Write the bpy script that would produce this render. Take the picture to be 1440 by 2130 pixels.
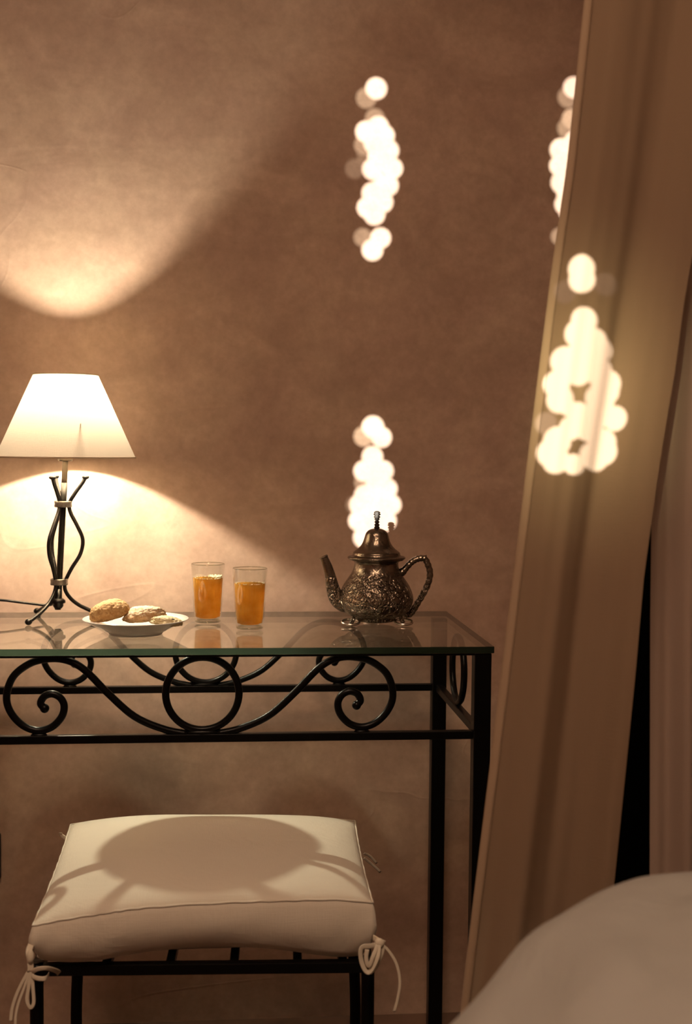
import bpy, bmesh, math, random
from mathutils import Vector, Matrix, noise
from mathutils.geometry import delaunay_2d_cdt
random.seed(7)
for o in list(bpy.data.objects): bpy.data.objects.remove(o)
SC = bpy.context.scene
COL = SC.collection
PI = math.pi

# ---------------------------------------------------------------- camera
FPX = 2700.0
yaw, pitch, roll = .0949, .0504, .0092
cy, sy = math.cos(yaw), math.sin(yaw)
Fv = Vector((sy*math.cos(pitch), cy*math.cos(pitch), -math.sin(pitch)))
Rv = Vector((cy, -sy, 0.0))
Uv = Rv.cross(Fv)
Rv, Uv = math.cos(roll)*Rv + math.sin(roll)*Uv, -math.sin(roll)*Rv + math.cos(roll)*Uv
CAM = Vector((.0278, 0, 1.0382))
cam = bpy.data.cameras.new('camera')
cam.sensor_fit = 'VERTICAL'; cam.sensor_height = 36; cam.sensor_width = 36
cam.lens = FPX/2130*36
cam.clip_start = .02
cam.dof.use_dof = True
cam.dof.focus_distance = 1.98
cam.dof.aperture_fstop = 4.5
co = bpy.data.objects.new('camera', cam)
M3 = Matrix((Rv, Uv, -Fv)).transposed()
co.matrix_world = Matrix.Translation(CAM) @ M3.to_4x4()
COL.objects.link(co)
SC.camera = co

def at(x, y, Y):
    """point of the photograph's sight line at depth Y (used to read sizes off the photograph)"""
    d = Fv + Rv*((x-720)/FPX) + Uv*((1065-y)/FPX)
    return CAM + d*(Y/d.y)

# ---------------------------------------------------------------- world, lights, exposure
w = bpy.data.worlds.new('world'); SC.world = w; w.use_nodes = True
w.node_tree.nodes['Background'].inputs[0].default_value = (.02, .015, .01, 1)
w.node_tree.nodes['Background'].inputs[1].default_value = .2
SC.view_settings.view_transform = 'Standard'
SC.view_settings.look = 'None'
SC.view_settings.gamma = 1
SC.view_settings.use_curve_mapping = False
SC.view_settings.exposure = 0

def area(name, loc, rot, size, power, color):
    l = bpy.data.lights.new(name, 'AREA'); l.shape = 'DISK'; l.size = size; l.energy = power; l.color = color
    o = bpy.data.objects.new(name, l); o.location = loc; o.rotation_euler = rot; COL.objects.link(o); return o
AMB = (1, .65, .43)
area('ambient_fill_light', (-.15, -.10, 2.82), (0, 0, 0), .9, 46, AMB)  # added overhead fill for the ambient light, not an actual ceiling lamp

LX, LY = -.228, 2.16          # table lamp axis
WALL = 2.31
BULB = Vector((-.222, LY, 1.089))
LAMPCOL = (1, .89, .68)
LAMP_P = 17
LANT = Vector((-.34, -.52, 1.30))  # bulb of the pierced lantern behind the camera

# ---------------------------------------------------------------- materials
def nm(name):
    m = bpy.data.materials.new(name); m.use_nodes = True
    return m, m.node_tree.nodes, m.node_tree.links, m.node_tree.nodes['Principled BSDF']
def simple(name, col, rough=.5, metal=0, spec=.5, bump=None, var=0, vscale=20, coat=0):
    m, N, L, P = nm(name)
    P.inputs['Base Color'].default_value = (*col, 1)
    P.inputs['Roughness'].default_value = rough
    P.inputs['Metallic'].default_value = metal
    P.inputs['Specular IOR Level'].default_value = spec
    P.inputs['Coat Weight'].default_value = coat
    tc = N.new('ShaderNodeTexCoord')
    if var:
        t = N.new('ShaderNodeTexNoise'); t.inputs['Scale'].default_value = vscale; t.inputs['Detail'].default_value = 6
        L.new(tc.outputs['Object'], t.inputs['Vector'])
        r = N.new('ShaderNodeValToRGB')
        r.color_ramp.elements[0].position = .3; r.color_ramp.elements[1].position = .7
        r.color_ramp.elements[0].color = (*[c*(1-var) for c in col], 1)
        r.color_ramp.elements[1].color = (*[min(1, c*(1+var)) for c in col], 1)
        L.new(t.outputs['Fac'], r.inputs['Fac']); L.new(r.outputs['Color'], P.inputs['Base Color'])
    if bump:
        t = N.new('ShaderNodeTexNoise'); t.inputs['Scale'].default_value = bump[0]; t.inputs['Detail'].default_value = 5
        L.new(tc.outputs['Object'], t.inputs['Vector'])
        b = N.new('ShaderNodeBump'); b.inputs['Strength'].default_value = bump[1]; b.inputs['Distance'].default_value = bump[2]
        L.new(t.outputs['Fac'], b.inputs['Height']); L.new(b.outputs['Normal'], P.inputs['Normal'])
    return m

def plaster():
    m, N, L, P = nm('tadelakt_plaster')
    tc = N.new('ShaderNodeTexCoord')
    def noi(scale, detail, dist=0, mp=None, rough=.55):
        t = N.new('ShaderNodeTexNoise'); t.inputs['Scale'].default_value = scale
        t.inputs['Detail'].default_value = detail; t.inputs['Distortion'].default_value = dist
        t.inputs['Roughness'].default_value = rough
        src = tc.outputs['Object']
        if mp:
            q = N.new('ShaderNodeMapping'); q.inputs['Scale'].default_value = mp; L.new(src, q.inputs['Vector']); src = q.outputs['Vector']
        L.new(src, t.inputs['Vector']); return t
    def ramp(t, p0, c0, p1, c1):
        r = N.new('ShaderNodeValToRGB'); e = r.color_ramp.elements
        e[0].position = p0; e[1].position = p1; e[0].color = (*c0, 1); e[1].color = (*c1, 1)
        L.new(t.outputs['Fac'], r.inputs['Fac']); return r
    def mix(mode, f, a, b):
        x = N.new('ShaderNodeMix'); x.data_type = 'RGBA'; x.blend_type = mode
        if isinstance(f, float): x.inputs[0].default_value = f
        else: L.new(f, x.inputs[0])
        L.new(a, x.inputs[6]); L.new(b, x.inputs[7]); return x.outputs[2]
    big = ramp(noi(3.2, 4, .4), .33, (.40, .268, .195), .68, (.49, .35, .262))
    pink = ramp(noi(6.5, 5, .8), .35, (.40, .262, .205), .66, (.50, .36, .265))
    c = mix('MIX', .5, big.outputs[0], pink.outputs[0])
    fine = ramp(noi(60, 8, 0, None, .7), .3, (.87, .87, .87), .7, (1.08, 1.08, 1.08))
    c = mix('MULTIPLY', 1.0, c, fine.outputs[0])
    st = ramp(noi(7, 6, .9, (1, 1, 1.4)), .40, (.91, .89, .88), .6, (1.04, 1.04, 1.04))
    c = mix('MULTIPLY', 1.0, c, st.outputs[0])
    L.new(c, P.inputs['Base Color'])
    P.inputs['Roughness'].default_value = .62
    P.inputs['Specular IOR Level'].default_value = .35
    # trowel swells and scratches
    rn = noi(1.1, 2.5, .9, (1, 1, 2.2)); ab = N.new('ShaderNodeMath'); ab.operation = 'PINGPONG'; ab.inputs[1].default_value = .11
    L.new(rn.outputs['Fac'], ab.inputs[0])
    rg = N.new('ShaderNodeMapRange'); rg.inputs['From Min'].default_value = 0; rg.inputs['From Max'].default_value = .006; rg.inputs['To Min'].default_value = 1; rg.inputs['To Max'].default_value = 0
    L.new(ab.outputs[0], rg.inputs['Value'])
    b0 = N.new('ShaderNodeBump'); b0.inputs['Strength'].default_value = .18; b0.inputs['Distance'].default_value = .0012
    L.new(rg.outputs[0], b0.inputs['Height'])
    b1 = N.new('ShaderNodeBump'); b1.inputs['Strength'].default_value = .10; b1.inputs['Distance'].default_value = .02
    L.new(b0.outputs['Normal'], b1.inputs['Normal'])
    L.new(noi(2.6, 3, 1.0, (1, 1, 2.6)).outputs['Fac'], b1.inputs['Height'])
    b2 = N.new('ShaderNodeBump'); b2.inputs['Strength'].default_value = .12; b2.inputs['Distance'].default_value = .002
    L.new(noi(70, 7).outputs['Fac'], b2.inputs['Height']); L.new(b1.outputs['Normal'], b2.inputs['Normal'])
    L.new(b2.outputs['Normal'], P.inputs['Normal'])
    return m

def cloth(name, col, weave=900, trans=.0, fold=None, rough=.9):
    """woven cloth: fine warp and weft relief, optionally translucent"""
    m, N, L, P = nm(name)
    P.inputs['Base Color'].default_value = (*col, 1); P.inputs['Roughness'].default_value = rough
    P.inputs['Specular IOR Level'].default_value = .15
    tc = N.new('ShaderNodeTexCoord')
    hs = []
    for sc in ((weave, 60, 60), (60, 60, weave)):
        q = N.new('ShaderNodeMapping'); q.inputs['Scale'].default_value = sc; L.new(tc.outputs['Object'], q.inputs['Vector'])
        t = N.new('ShaderNodeTexNoise'); t.inputs['Scale'].default_value = 1; t.inputs['Detail'].default_value = 3
        L.new(q.outputs['Vector'], t.inputs['Vector']); hs.append(t)
    a = N.new('ShaderNodeMath'); a.operation = 'ADD'; L.new(hs[0].outputs['Fac'], a.inputs[0]); L.new(hs[1].outputs['Fac'], a.inputs[1])
    b = N.new('ShaderNodeBump'); b.inputs['Strength'].default_value = .3; b.inputs['Distance'].default_value = .0008
    L.new(a.outputs[0], b.inputs['Height']); nrm = b.outputs['Normal']
    if fold:
        t = N.new('ShaderNodeTexNoise'); t.inputs['Scale'].default_value = fold[0]; t.inputs['Detail'].default_value = 4; t.inputs['Distortion'].default_value = .8
        L.new(tc.outputs['Object'], t.inputs['Vector'])
        b2 = N.new('ShaderNodeBump'); b2.inputs['Strength'].default_value = fold[1]; b2.inputs['Distance'].default_value = fold[2]
        L.new(t.outputs['Fac'], b2.inputs['Height']); L.new(nrm, b2.inputs['Normal']); nrm = b2.outputs['Normal']
    L.new(nrm, P.inputs['Normal'])
    if trans:
        T = N.new('ShaderNodeBsdfTranslucent'); T.inputs['Color'].default_value = (*[min(1, c*1.05) for c in col], 1)
        L.new(nrm, T.inputs['Normal'])
        X = N.new('ShaderNodeMixShader'); X.inputs[0].default_value = trans
        L.new(P.outputs[0], X.inputs[1]); L.new(T.outputs[0], X.inputs[2])
        L.new(X.outputs[0], N['Material Output'].inputs['Surface'])
    return m

def clear_glass(name, tint, ior=1.5, rough=0.0):
    """thin clear glass: fresnel mix of see-through and mirror"""
    m, N, L, P = nm(name); N.remove(P)
    T = N.new('ShaderNodeBsdfTransparent'); T.inputs[0].default_value = (*tint, 1)
    G = N.new('ShaderNodeBsdfGlossy'); G.inputs['Roughness'].default_value = rough; G.inputs['Color'].default_value = (1, 1, 1, 1)
    Fr = N.new('ShaderNodeFresnel'); Fr.inputs['IOR'].default_value = ior
    ge = N.new('ShaderNodeNewGeometry'); mi = N.new('ShaderNodeMapRange')
    mi.inputs['To Min'].default_value = ior; mi.inputs['To Max'].default_value = 1/ior
    L.new(ge.outputs['Backfacing'], mi.inputs['Value']); L.new(mi.outputs[0], Fr.inputs['IOR'])   # same outer reflectance on both faces
    X = N.new('ShaderNodeMixShader'); L.new(Fr.outputs[0], X.inputs[0]); L.new(T.outputs[0], X.inputs[1]); L.new(G.outputs[0], X.inputs[2])
    L.new(X.outputs[0], N['Material Output'].inputs['Surface'])
    return m

M_wall = plaster()
M_iron = simple('black_wrought_iron', (.0025, .0022, .002), .33, 0, .17, (180, .25, .0006))
M_lampiron = simple('dark_lamp_iron', (.012, .011, .010), .3, .3, .5, (220, .25, .0005))
M_collar = simple('worn_silver_collar', (.42, .40, .36), .38, .9, .5, (500, .6, .0006), .25, 300)
M_pole = simple('bronze_pole', (.10, .075, .05), .35, .7, .5, None, .2, 60)
M_pot = None
M_linen = cloth('cream_linen', (.66, .615, .53), 900, 0, (9, .35, .012))
M_ribbon = cloth('linen_tape', (.70, .64, .52), 2500)
M_cushside = M_linen
M_curtain = cloth('curtain_voile', (.275, .192, .128), 700, .22)
M_drape = cloth('pinkish_drape', (.36, .27, .22), 500, .15)
M_hem = cloth('curtain_hem', (.40, .29, .20), 900, .10)
M_duvet = cloth('white_duvet_cotton', (.35, .345, .325), 1200, 0, (6, .5, .02))
M_shade = cloth('lampshade_fabric', (.66, .56, .44), 1800, .052, None, .95)
M_shadehem = cloth('lampshade_hem', (.55, .44, .32), 1800, .15)
M_glass = clear_glass('table_glass', (.95, .975, .95), 1.5)
M_glassedge = simple('green_glass_edge', (.006, .013, .008), .18, 0, .5, (30, .2, .0004), .3, 12)
_t = M_glassedge.node_tree; _tr = _t.nodes.new('ShaderNodeBsdfTranslucent'); _tr.inputs[0].default_value = (.036, .058, .040, 1)
_mx = _t.nodes.new('ShaderNodeMixShader'); _mx.inputs[0].default_value = .65
_t.links.new(_t.nodes['Principled BSDF'].outputs[0], _mx.inputs[1]); _t.links.new(_tr.outputs[0], _mx.inputs[2])
_t.links.new(_mx.outputs[0], _t.nodes['Material Output'].inputs['Surface'])
M_tumbler = clear_glass('tumbler_glass', (.985, .99, .98), 1.5)
M_rim = clear_glass('thick_glass_rim', (.80, .80, .74), 1.75, .05)
M_bulb = clear_glass('bulb_glass', (.98, .98, .97), 1.2)
M_porc = simple('white_porcelain', (.66, .62, .57), .12, 0, .5, None, .04, 8, .4)
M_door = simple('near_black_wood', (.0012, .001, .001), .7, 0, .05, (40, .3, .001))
M_plastic = simple('black_plastic', (.006, .005, .005), .4)
M_floor = simple('terracotta_floor', (.085, .042, .027), .5, 0, .3, (12, .3, .003), .25, 9)
M_ceil = simple('beige_ceiling_plaster', (.5, .40, .30), .85, 0, .2, (30, .3, .003), .08, 4)
M_brass = simple('pierced_brass', (.45, .30, .12), .35, 1, .5, (90, .3, .0006))

def mk_tea():
    m, N, L, P = nm('mint_tea')
    N.remove(P)
    tc = N.new('ShaderNodeTexCoord')
    t = N.new('ShaderNodeTexNoise'); t.inputs['Scale'].default_value = 60; t.inputs['Detail'].default_value = 4
    L.new(tc.outputs['Object'], t.inputs['Vector'])
    r = N.new('ShaderNodeValToRGB'); r.color_ramp.elements[0].position = .35; r.color_ramp.elements[1].position = .7
    r.color_ramp.elements[0].color = (.77, .44, .09, 1); r.color_ramp.elements[1].color = (.89, .58, .18, 1)
    L.new(t.outputs['Fac'], r.inputs['Fac'])
    G = N.new('ShaderNodeBsdfRefraction'); G.inputs['IOR'].default_value = 1.18; G.inputs['Roughness'].default_value = .22
    T = N.new('ShaderNodeBsdfTranslucent'); D = N.new('ShaderNodeBsdfDiffuse')
    for s in (G, T, D): L.new(r.outputs[0], s.inputs['Color'])
    X = N.new('ShaderNodeMixShader'); X.inputs[0].default_value = .45; L.new(G.outputs[0], X.inputs[1]); L.new(T.outputs[0], X.inputs[2])
    Y = N.new('ShaderNodeMixShader'); Y.inputs[0].default_value = .12; L.new(X.outputs[0], Y.inputs[1]); L.new(D.outputs[0], Y.inputs[2])
    L.new(Y.outputs[0], N['Material Output'].inputs['Surface'])
    return m
M_tea = mk_tea()
M_foam = simple('tea_foam', (.85, .76, .5), .5, 0, .5, (700, .6, .001))

def mk_pot():
    m, N, L, P = nm('engraved_old_silver')
    P.inputs['Metallic'].default_value = .95
    tc = N.new('ShaderNodeTexCoord')
    v = N.new('ShaderNodeTexVoronoi'); v.inputs['Scale'].default_value = 95; v.feature = 'DISTANCE_TO_EDGE'
    w_ = N.new('ShaderNodeTexNoise'); w_.inputs['Scale'].default_value = 60; w_.inputs['Detail'].default_value = 3
    mx = N.new('ShaderNodeMix'); mx.data_type = 'RGBA'; mx.inputs[0].default_value = .015
    L.new(tc.outputs['Object'], w_.inputs['Vector'])
    L.new(tc.outputs['Object'], mx.inputs[6]); L.new(w_.outputs['Color'], mx.inputs[7]); L.new(mx.outputs[2], v.inputs['Vector'])
    r = N.new('ShaderNodeValToRGB'); r.color_ramp.elements[0].position = .02; r.color_ramp.elements[1].position = .14
    L.new(v.outputs['Distance'], r.inputs['Fac'])
    wv = N.new('ShaderNodeTexWave'); wv.wave_type = 'RINGS'; wv.rings_direction = 'SPHERICAL'
    wv.inputs['Scale'].default_value = 22; wv.inputs['Distortion'].default_value = 9; wv.inputs['Detail'].default_value = 3; wv.inputs['Detail Scale'].default_value = 4
    L.new(tc.outputs['Object'], wv.inputs['Vector'])
    ad = N.new('ShaderNodeMath'); ad.operation = 'MULTIPLY_ADD'; ad.inputs[1].default_value = .6
    L.new(wv.outputs['Fac'], ad.inputs[0]); L.new(r.outputs[0], ad.inputs[2])
    # engraving only on the belly: mask by height
    sp = N.new('ShaderNodeSeparateXYZ'); L.new(tc.outputs['Object'], sp.inputs[0])
    mr = N.new('ShaderNodeMapRange'); mr.inputs['From Min'].default_value = .088; mr.inputs['From Max'].default_value = .062
    mr.inputs['To Min'].default_value = .12; mr.inputs['To Max'].default_value = 1
    L.new(sp.outputs['Z'], mr.inputs['Value'])
    b = N.new('ShaderNodeBump'); b.inputs['Distance'].default_value = .0016
    L.new(mr.outputs[0], b.inputs['Strength']); L.new(ad.outputs[0], b.inputs['Height']); L.new(b.outputs['Normal'], P.inputs['Normal'])
    c = N.new('ShaderNodeValToRGB'); c.color_ramp.elements[0].color = (.11, .088, .068, 1); c.color_ramp.elements[1].color = (.36, .30, .235, 1)
    n2 = N.new('ShaderNodeTexNoise'); n2.inputs['Scale'].default_value = 35; n2.inputs['Detail'].default_value = 6
    L.new(tc.outputs['Object'], n2.inputs['Vector']); L.new(n2.outputs['Fac'], c.inputs['Fac']); L.new(c.outputs[0], P.inputs['Base Color'])
    P.inputs['Roughness'].default_value = .27
    return m
M_pot = mk_pot()

def mk_cookie(name, crust, sugar, lo, hi):
    m, N, L, P = nm(name)
    tc = N.new('ShaderNodeTexCoord')
    t = N.new('ShaderNodeTexNoise'); t.inputs['Scale'].default_value = 150; t.inputs['Detail'].default_value = 8; t.inputs['Distortion'].default_value = .6
    L.new(tc.outputs['Object'], t.inputs['Vector'])
    r = N.new('ShaderNodeValToRGB'); r.color_ramp.elements[0].position = lo; r.color_ramp.elements[1].position = hi
    r.color_ramp.elements[0].color = (*crust, 1); r.color_ramp.elements[1].color = (*sugar, 1)
    sp = N.new('ShaderNodeSeparateXYZ'); L.new(tc.outputs['Object'], sp.inputs[0])
    ma = N.new('ShaderNodeMath'); ma.operation = 'MULTIPLY_ADD'; ma.inputs[1].default_value = 18; L.new(sp.outputs['Z'], ma.inputs[0]); 
    su = N.new('ShaderNodeMath'); su.operation = 'SUBTRACT'; su.inputs[1].default_value = .10
    L.new(t.outputs['Fac'], su.inputs[0]); L.new(su.outputs[0], ma.inputs[2])
    L.new(ma.outputs[0], r.inputs['Fac']); L.new(r.outputs[0], P.inputs['Base Color'])
    P.inputs['Roughness'].default_value = .85
    b = N.new('ShaderNodeBump'); b.inputs['Strength'].default_value = 1; b.inputs['Distance'].default_value = .0035
    L.new(t.outputs['Fac'], b.inputs['Height']); L.new(b.outputs['Normal'], P.inputs['Normal'])
    return m

# ---------------------------------------------------------------- mesh helpers
def obj(name, bm, mat, parent=None, smooth=True):
    me = bpy.data.meshes.new(name)
    bmesh.ops.recalc_face_normals(bm, faces=bm.faces) if len(bm.faces) else None
    bm.to_mesh(me); bm.free()
    for m in (mat if isinstance(mat, (list, tuple)) else [mat]): me.materials.append(m)
    if smooth:
        for p in me.polygons: p.use_smooth = True
    o = bpy.data.objects.new(name, me); COL.objects.link(o)
    if parent: o.parent = parent
    return o
def thing(name, label, cat, loc=(0, 0, 0), rotz=0, group=None):
    o = bpy.data.objects.new(name, None); COL.objects.link(o); o.empty_display_size = .05
    o.location = loc; o.rotation_euler = (0, 0, rotz); o['label'] = label; o['category'] = cat
    if group: o['group'] = group
    return o
def tag(o, label, cat, group=None):
    o['label'] = label; o['category'] = cat
    if group: o['group'] = group
    return o
def struct(o): o['kind'] = 'structure'; return o
def box(bm, x0, x1, y0, y1, z0, z1, bev=0, mat=0):
    vs = [bm.verts.new((x, y, z)) for x in (x0, x1) for y in (y0, y1) for z in (z0, z1)]
    fs = [bm.faces.new([vs[i] for i in f]) for f in ((0, 1, 3, 2), (4, 6, 7, 5), (0, 4, 5, 1), (2, 3, 7, 6), (0, 2, 6, 4), (1, 5, 7, 3))]
    for f in fs: f.material_index = mat
    if bev:
        es = list({e for f in fs for e in f.edges})
        bmesh.ops.bevel(bm, geom=es, offset=bev, segments=2, profile=.5, affect='EDGES')
def smoothpath(pts, sub=8, closed=False):
    P = [Vector(p) for p in pts]; n = len(P); out = []
    rng = range(n) if closed else range(n-1)
    for i in rng:
        p0 = P[(i-1) % n] if (closed or i > 0) else P[0]*2-P[1]
        p1 = P[i]; p2 = P[(i+1) % n]
        p3 = P[(i+2) % n] if (closed or i+2 < n) else p2*2-p1
        for k in range(sub):
            t = k/sub
            out.append(.5*((2*p1)+(-p0+p2)*t+(2*p0-5*p1+4*p2-p3)*t*t+(-p0+3*p1-3*p2+p3)*t**3))
    if not closed: out.append(P[-1].copy())
    return out
def tube(bm, pts, rad, seg=10, closed=False, up=(0, 1, 0), flat=None, cap=True):
    """sweep a round (or flat=(a,b) elliptical) section along pts; rad a number or list"""
    n = len(pts); rings = []
    ref = Vector(up)
    for i, p in enumerate(pts):
        a = pts[(i-1) % n] if (closed or i > 0) else pts[i]
        b = pts[(i+1) % n] if (closed or i < n-1) else pts[i]
        t = (Vector(b)-Vector(a)).normalized()
        s = ref - t*ref.dot(t)
        if s.length < 1e-3: s = Vector((1, 0, 0)) - t*t.x
        s.normalize(); q = t.cross(s); ref = s
        r = rad[i] if isinstance(rad, (list, tuple)) else rad
        ra, rb = (r*flat[0], r*flat[1]) if flat else (r, r)
        rings.append([bm.verts.new(Vector(p)+s*math.cos(2*PI*k/seg)*ra+q*math.sin(2*PI*k/seg)*rb) for k in range(seg)])
    m = n if closed else n-1
    for i in range(m):
        A, B = rings[i], rings[(i+1) % n]
        for k in range(seg): bm.faces.new((A[k], A[(k+1) % seg], B[(k+1) % seg], B[k]))
    if not closed and cap: bm.faces.new(rings[0][::-1]); bm.faces.new(rings[-1])
def lathe(bm, prof, seg=48, c=(0, 0, 0), capb=True, capt=True, wob=None):
    rings = []
    for r, z in prof:
        rings.append([bm.verts.new((c[0]+r*(wob(2*PI*k/seg, z) if wob else 1)*math.cos(2*PI*k/seg), c[1]+r*(wob(2*PI*k/seg, z) if wob else 1)*math.sin(2*PI*k/seg), c[2]+z)) for k in range(seg)])
    for A, B in zip(rings, rings[1:]):
        for k in range(seg): bm.faces.new((A[k], A[(k+1) % seg], B[(k+1) % seg], B[k]))
    if capb: bm.faces.new(rings[0][::-1])
    if capt: bm.faces.new(rings[-1])
def BM(): return bmesh.new()
def ball(bm, c, r, sx=1, sy_=1, sz=1, seg=14):
    mat = Matrix.Translation(c) @ Matrix.Diagonal((sx, sy_, sz, 1))
    bmesh.ops.create_uvsphere(bm, u_segments=seg, v_segments=max(6, seg*2//3), radius=r, matrix=mat)

# ---------------------------------------------------------------- room
X0, X1, Y0, H = -2.1, 2.3, -2.2, 2.86
DX0, DX1, DH = at(1200, 1500, WALL).x, at(1200, 1500, WALL).x+.85, 2.05
b = BM(); box(b, X0-.1, DX0, WALL, WALL+.2, 0, H); struct(obj('wall_back', b, M_wall, smooth=False))
b = BM(); box(b, DX0, DX1, WALL, WALL+.2, DH, H); struct(obj('wall_back_lintel', b, M_wall, smooth=False))
b = BM(); box(b, DX1, X1+.1, WALL, WALL+.2, 0, H); struct(obj('wall_back_right', b, M_wall, smooth=False))
b = BM(); box(b, X0-.1, X0, Y0, WALL, 0, H); struct(obj('wall_left', b, M_wall, smooth=False))
b = BM(); box(b, X1, X1+.1, Y0, WALL, 0, H); struct(obj('wall_right', b, M_wall, smooth=False))
b = BM(); box(b, X0-.1, X1+.1, Y0-.1, Y0, 0, H); struct(obj('wall_front', b, M_wall, smooth=False))
b = BM(); box(b, X0-.1, X1+.1, Y0-.1, WALL+.2, -.1, 0); fl = struct(obj('floor', b, M_floor, smooth=False))
b = BM(); box(b, X0-.1, X1+.1, Y0-.1, WALL+.2, H, H+.1); struct(obj('ceiling', b, M_ceil, smooth=False))
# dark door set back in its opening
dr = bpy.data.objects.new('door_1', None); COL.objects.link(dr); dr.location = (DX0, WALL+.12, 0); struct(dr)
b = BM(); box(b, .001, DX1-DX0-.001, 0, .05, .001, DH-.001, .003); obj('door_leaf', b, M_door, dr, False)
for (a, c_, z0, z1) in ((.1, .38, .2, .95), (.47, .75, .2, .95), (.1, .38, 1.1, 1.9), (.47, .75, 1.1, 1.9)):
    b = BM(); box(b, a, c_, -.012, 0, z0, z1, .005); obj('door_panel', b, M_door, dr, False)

# ---------------------------------------------------------------- console table
GT = .75
TW, TY0, TD, ZR = .4064, 1.86, .3755, .6182
TYB = TY0+TD
tb = thing('console_table', 'black wrought-iron console table with scrollwork and a clear glass top', 'table', (0, TY0+TD/2, 0))
oy = TY0+TD/2
LW = .0125
OV = .003
for sx in (-1, 1):
    for (yy) in (TY0, TYB):
        b = BM(); box(b, sx*TW-LW, sx*TW+LW, yy-oy-LW, yy-oy+LW, .0, GT-.0105, .0015); obj('leg', b, M_iron, tb, False)
gx, gy0, gy1 = TW+LW+OV, TY0-LW-OV-oy, TYB+LW+OV-oy
b = BM(); box(b, -gx, gx, gy0, gy1, GT-.010, GT, .0008)
for f in b.faces:
    f.normal_update()
    f.material_index = 0 if abs(f.normal.z) > .8 else 1
obj('glass_top', b, [M_glass, M_glassedge], tb, False)
# thin iron rail right under the glass edge, front and back, and the lower rails
for yy in (TY0, TYB):
    b = BM(); box(b, -TW+LW, TW-LW, yy-oy-.006, yy-oy+.006, ZR-.006, ZR+.006, .001); obj('lower_rail', b, M_iron, tb, False)
b = BM(); box(b, -TW+LW, TW-LW, TY0-oy-.012, TY0-oy-.004, GT-.0135, GT-.0102, .0005); obj('top_rail', b, M_iron, tb, False)
for sx in (-1, 1):
    b = BM(); box(b, sx*TW-.006, sx*TW+.006, TY0+LW-oy, TYB-LW-oy, ZR-.006, ZR+.006, .001); obj('side_rail', b, M_iron, tb, False)
RR, RT = .0524, .0054
RZ = ZR+.006+RT+RR
def circ(c, r, plane, n=56):
    out = []
    for k in range(n):
        a = 2*PI*k/n
        out.append(Vector((c[0]+r*math.cos(a), c[1], c[2]+r*math.sin(a))) if plane == 'x' else Vector((c[0], c[1]+r*math.cos(a), c[2]+r*math.sin(a))))
    return out
scr_px = [(452, 1526), (500, 1515), (560, 1488), (614, 1440), (650, 1402), (672, 1383), (695, 1371), (723, 1366), (757, 1370), (783, 1382), (805, 1402),
          (816, 1430), (816, 1457), (803, 1483), (780, 1504), (753, 1512), (727, 1505), (708, 1485), (703, 1463), (711, 1446), (727, 1438), (743, 1443), (750, 1457), (742, 1467)]
scr = [at(x, y, TY0) for x, y in scr_px]
for yy in (TY0-oy, TYB-oy):
    b = BM(); tube(b, circ((0, yy, RZ), RR, 'x'), RT, 12, True); obj('ring', b, M_iron, tb)
    for sx in (-1, 1):
        b = BM(); pts = smoothpath([(sx*p.x, yy+.0, p.z) for p in scr], 6)
        tube(b, pts, RT, 12); ball(b, pts[-1], RT*1.25); obj('scroll', b, M_iron, tb)
        b = BM(); ball(b, (sx*at(753, 1518, TY0).x, yy, ZR+.006), .007, 1.7, .8, .6); obj('weld', b, M_iron, tb)
    b = BM(); ball(b, (0, yy, ZR+.007), .008, 3.2, .8, .7); obj('weld', b, M_iron, tb)
for sx in (-1, 1):
    b = BM(); tube(b, circ((sx*TW, .0, RZ), RR, 'y'), RT, 12, True, up=(1, 0, 0)); obj('ring', b, M_iron, tb)

# ---------------------------------------------------------------- table lamp
AX = lambda z: -.2425+(z-.75)*.052
lamp = thing('table_lamp', 'wrought-iron table lamp with a glowing cream cone shade on the glass table', 'lamp', (LX, LY, GT+.0005))
def L_(x, y, z): return (x-LX, y-LY, z-GT-.0005)
rodprof = [(.984, .034), (.974, .029), (.957, .018), (.941, .0100), (.926, .0125), (.905, .024), (.882, .0345), (.858, .032), (.834, .019), (.812, .0100), (.796, .0115), (.779, .026), (.766, .049), (.7545, .080)]
for az in (0, 122, 243):
    a = math.radians(az)
    pts = smoothpath([L_(AX(z)+r*math.cos(a), LY+r*math.sin(a), z) for z, r in rodprof], 8)
    b = BM(); tube(b, pts, .0032, 10, up=(-math.sin(a), math.cos(a), 0)); rod = obj('rod', b, M_lampiron, lamp)
    b = BM(); ball(b, pts[0], .0048, 1.25, 1.25, .8); obj('rod_tip', b, M_lampiron, rod)
    b = BM(); ball(b, pts[-1]+Vector((0, 0, .0008)), .0054, 1.1, 1.1, .95); obj('foot', b, M_lampiron, rod)
b = BM(); tube(b, smoothpath([L_(AX(z), LY, z) for z in (.766, .85, .975)], 4), .0052, 14, up=(0, 1, 0)); obj('lower_pole', b, M_lampiron, lamp)
b = BM(); tube(b, smoothpath([L_(AX(z), LY, z) for z in (.974, 1.0, 1.028)], 4), .0046, 14, up=(0, 1, 0)); obj('upper_pole', b, M_pole, lamp)
for z in (.940, .812):
    c = L_(AX(z), LY, z)
    b = BM(); lathe(b, [(.0118, -.0050), (.0140, -.0052), (.0146, -.003), (.0140, 0), (.0146, .003), (.0140, .0052), (.0118, .0050), (.0118, -.0050)], 28, c, False, False); obj('collar', b, M_collar, lamp)
b = BM(); c = L_(AX(.78), LY, .778); lathe(b, [(.003, -.010), (.006, -.010), (.0085, -.006), (.0085, -.002), (.0118, -.001), (.0122, .003), (.0085, .006), (.0065, .007), (.0065, .022), (.004, .022)], 24, c); obj('hub', b, M_lampiron, lamp)
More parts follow.
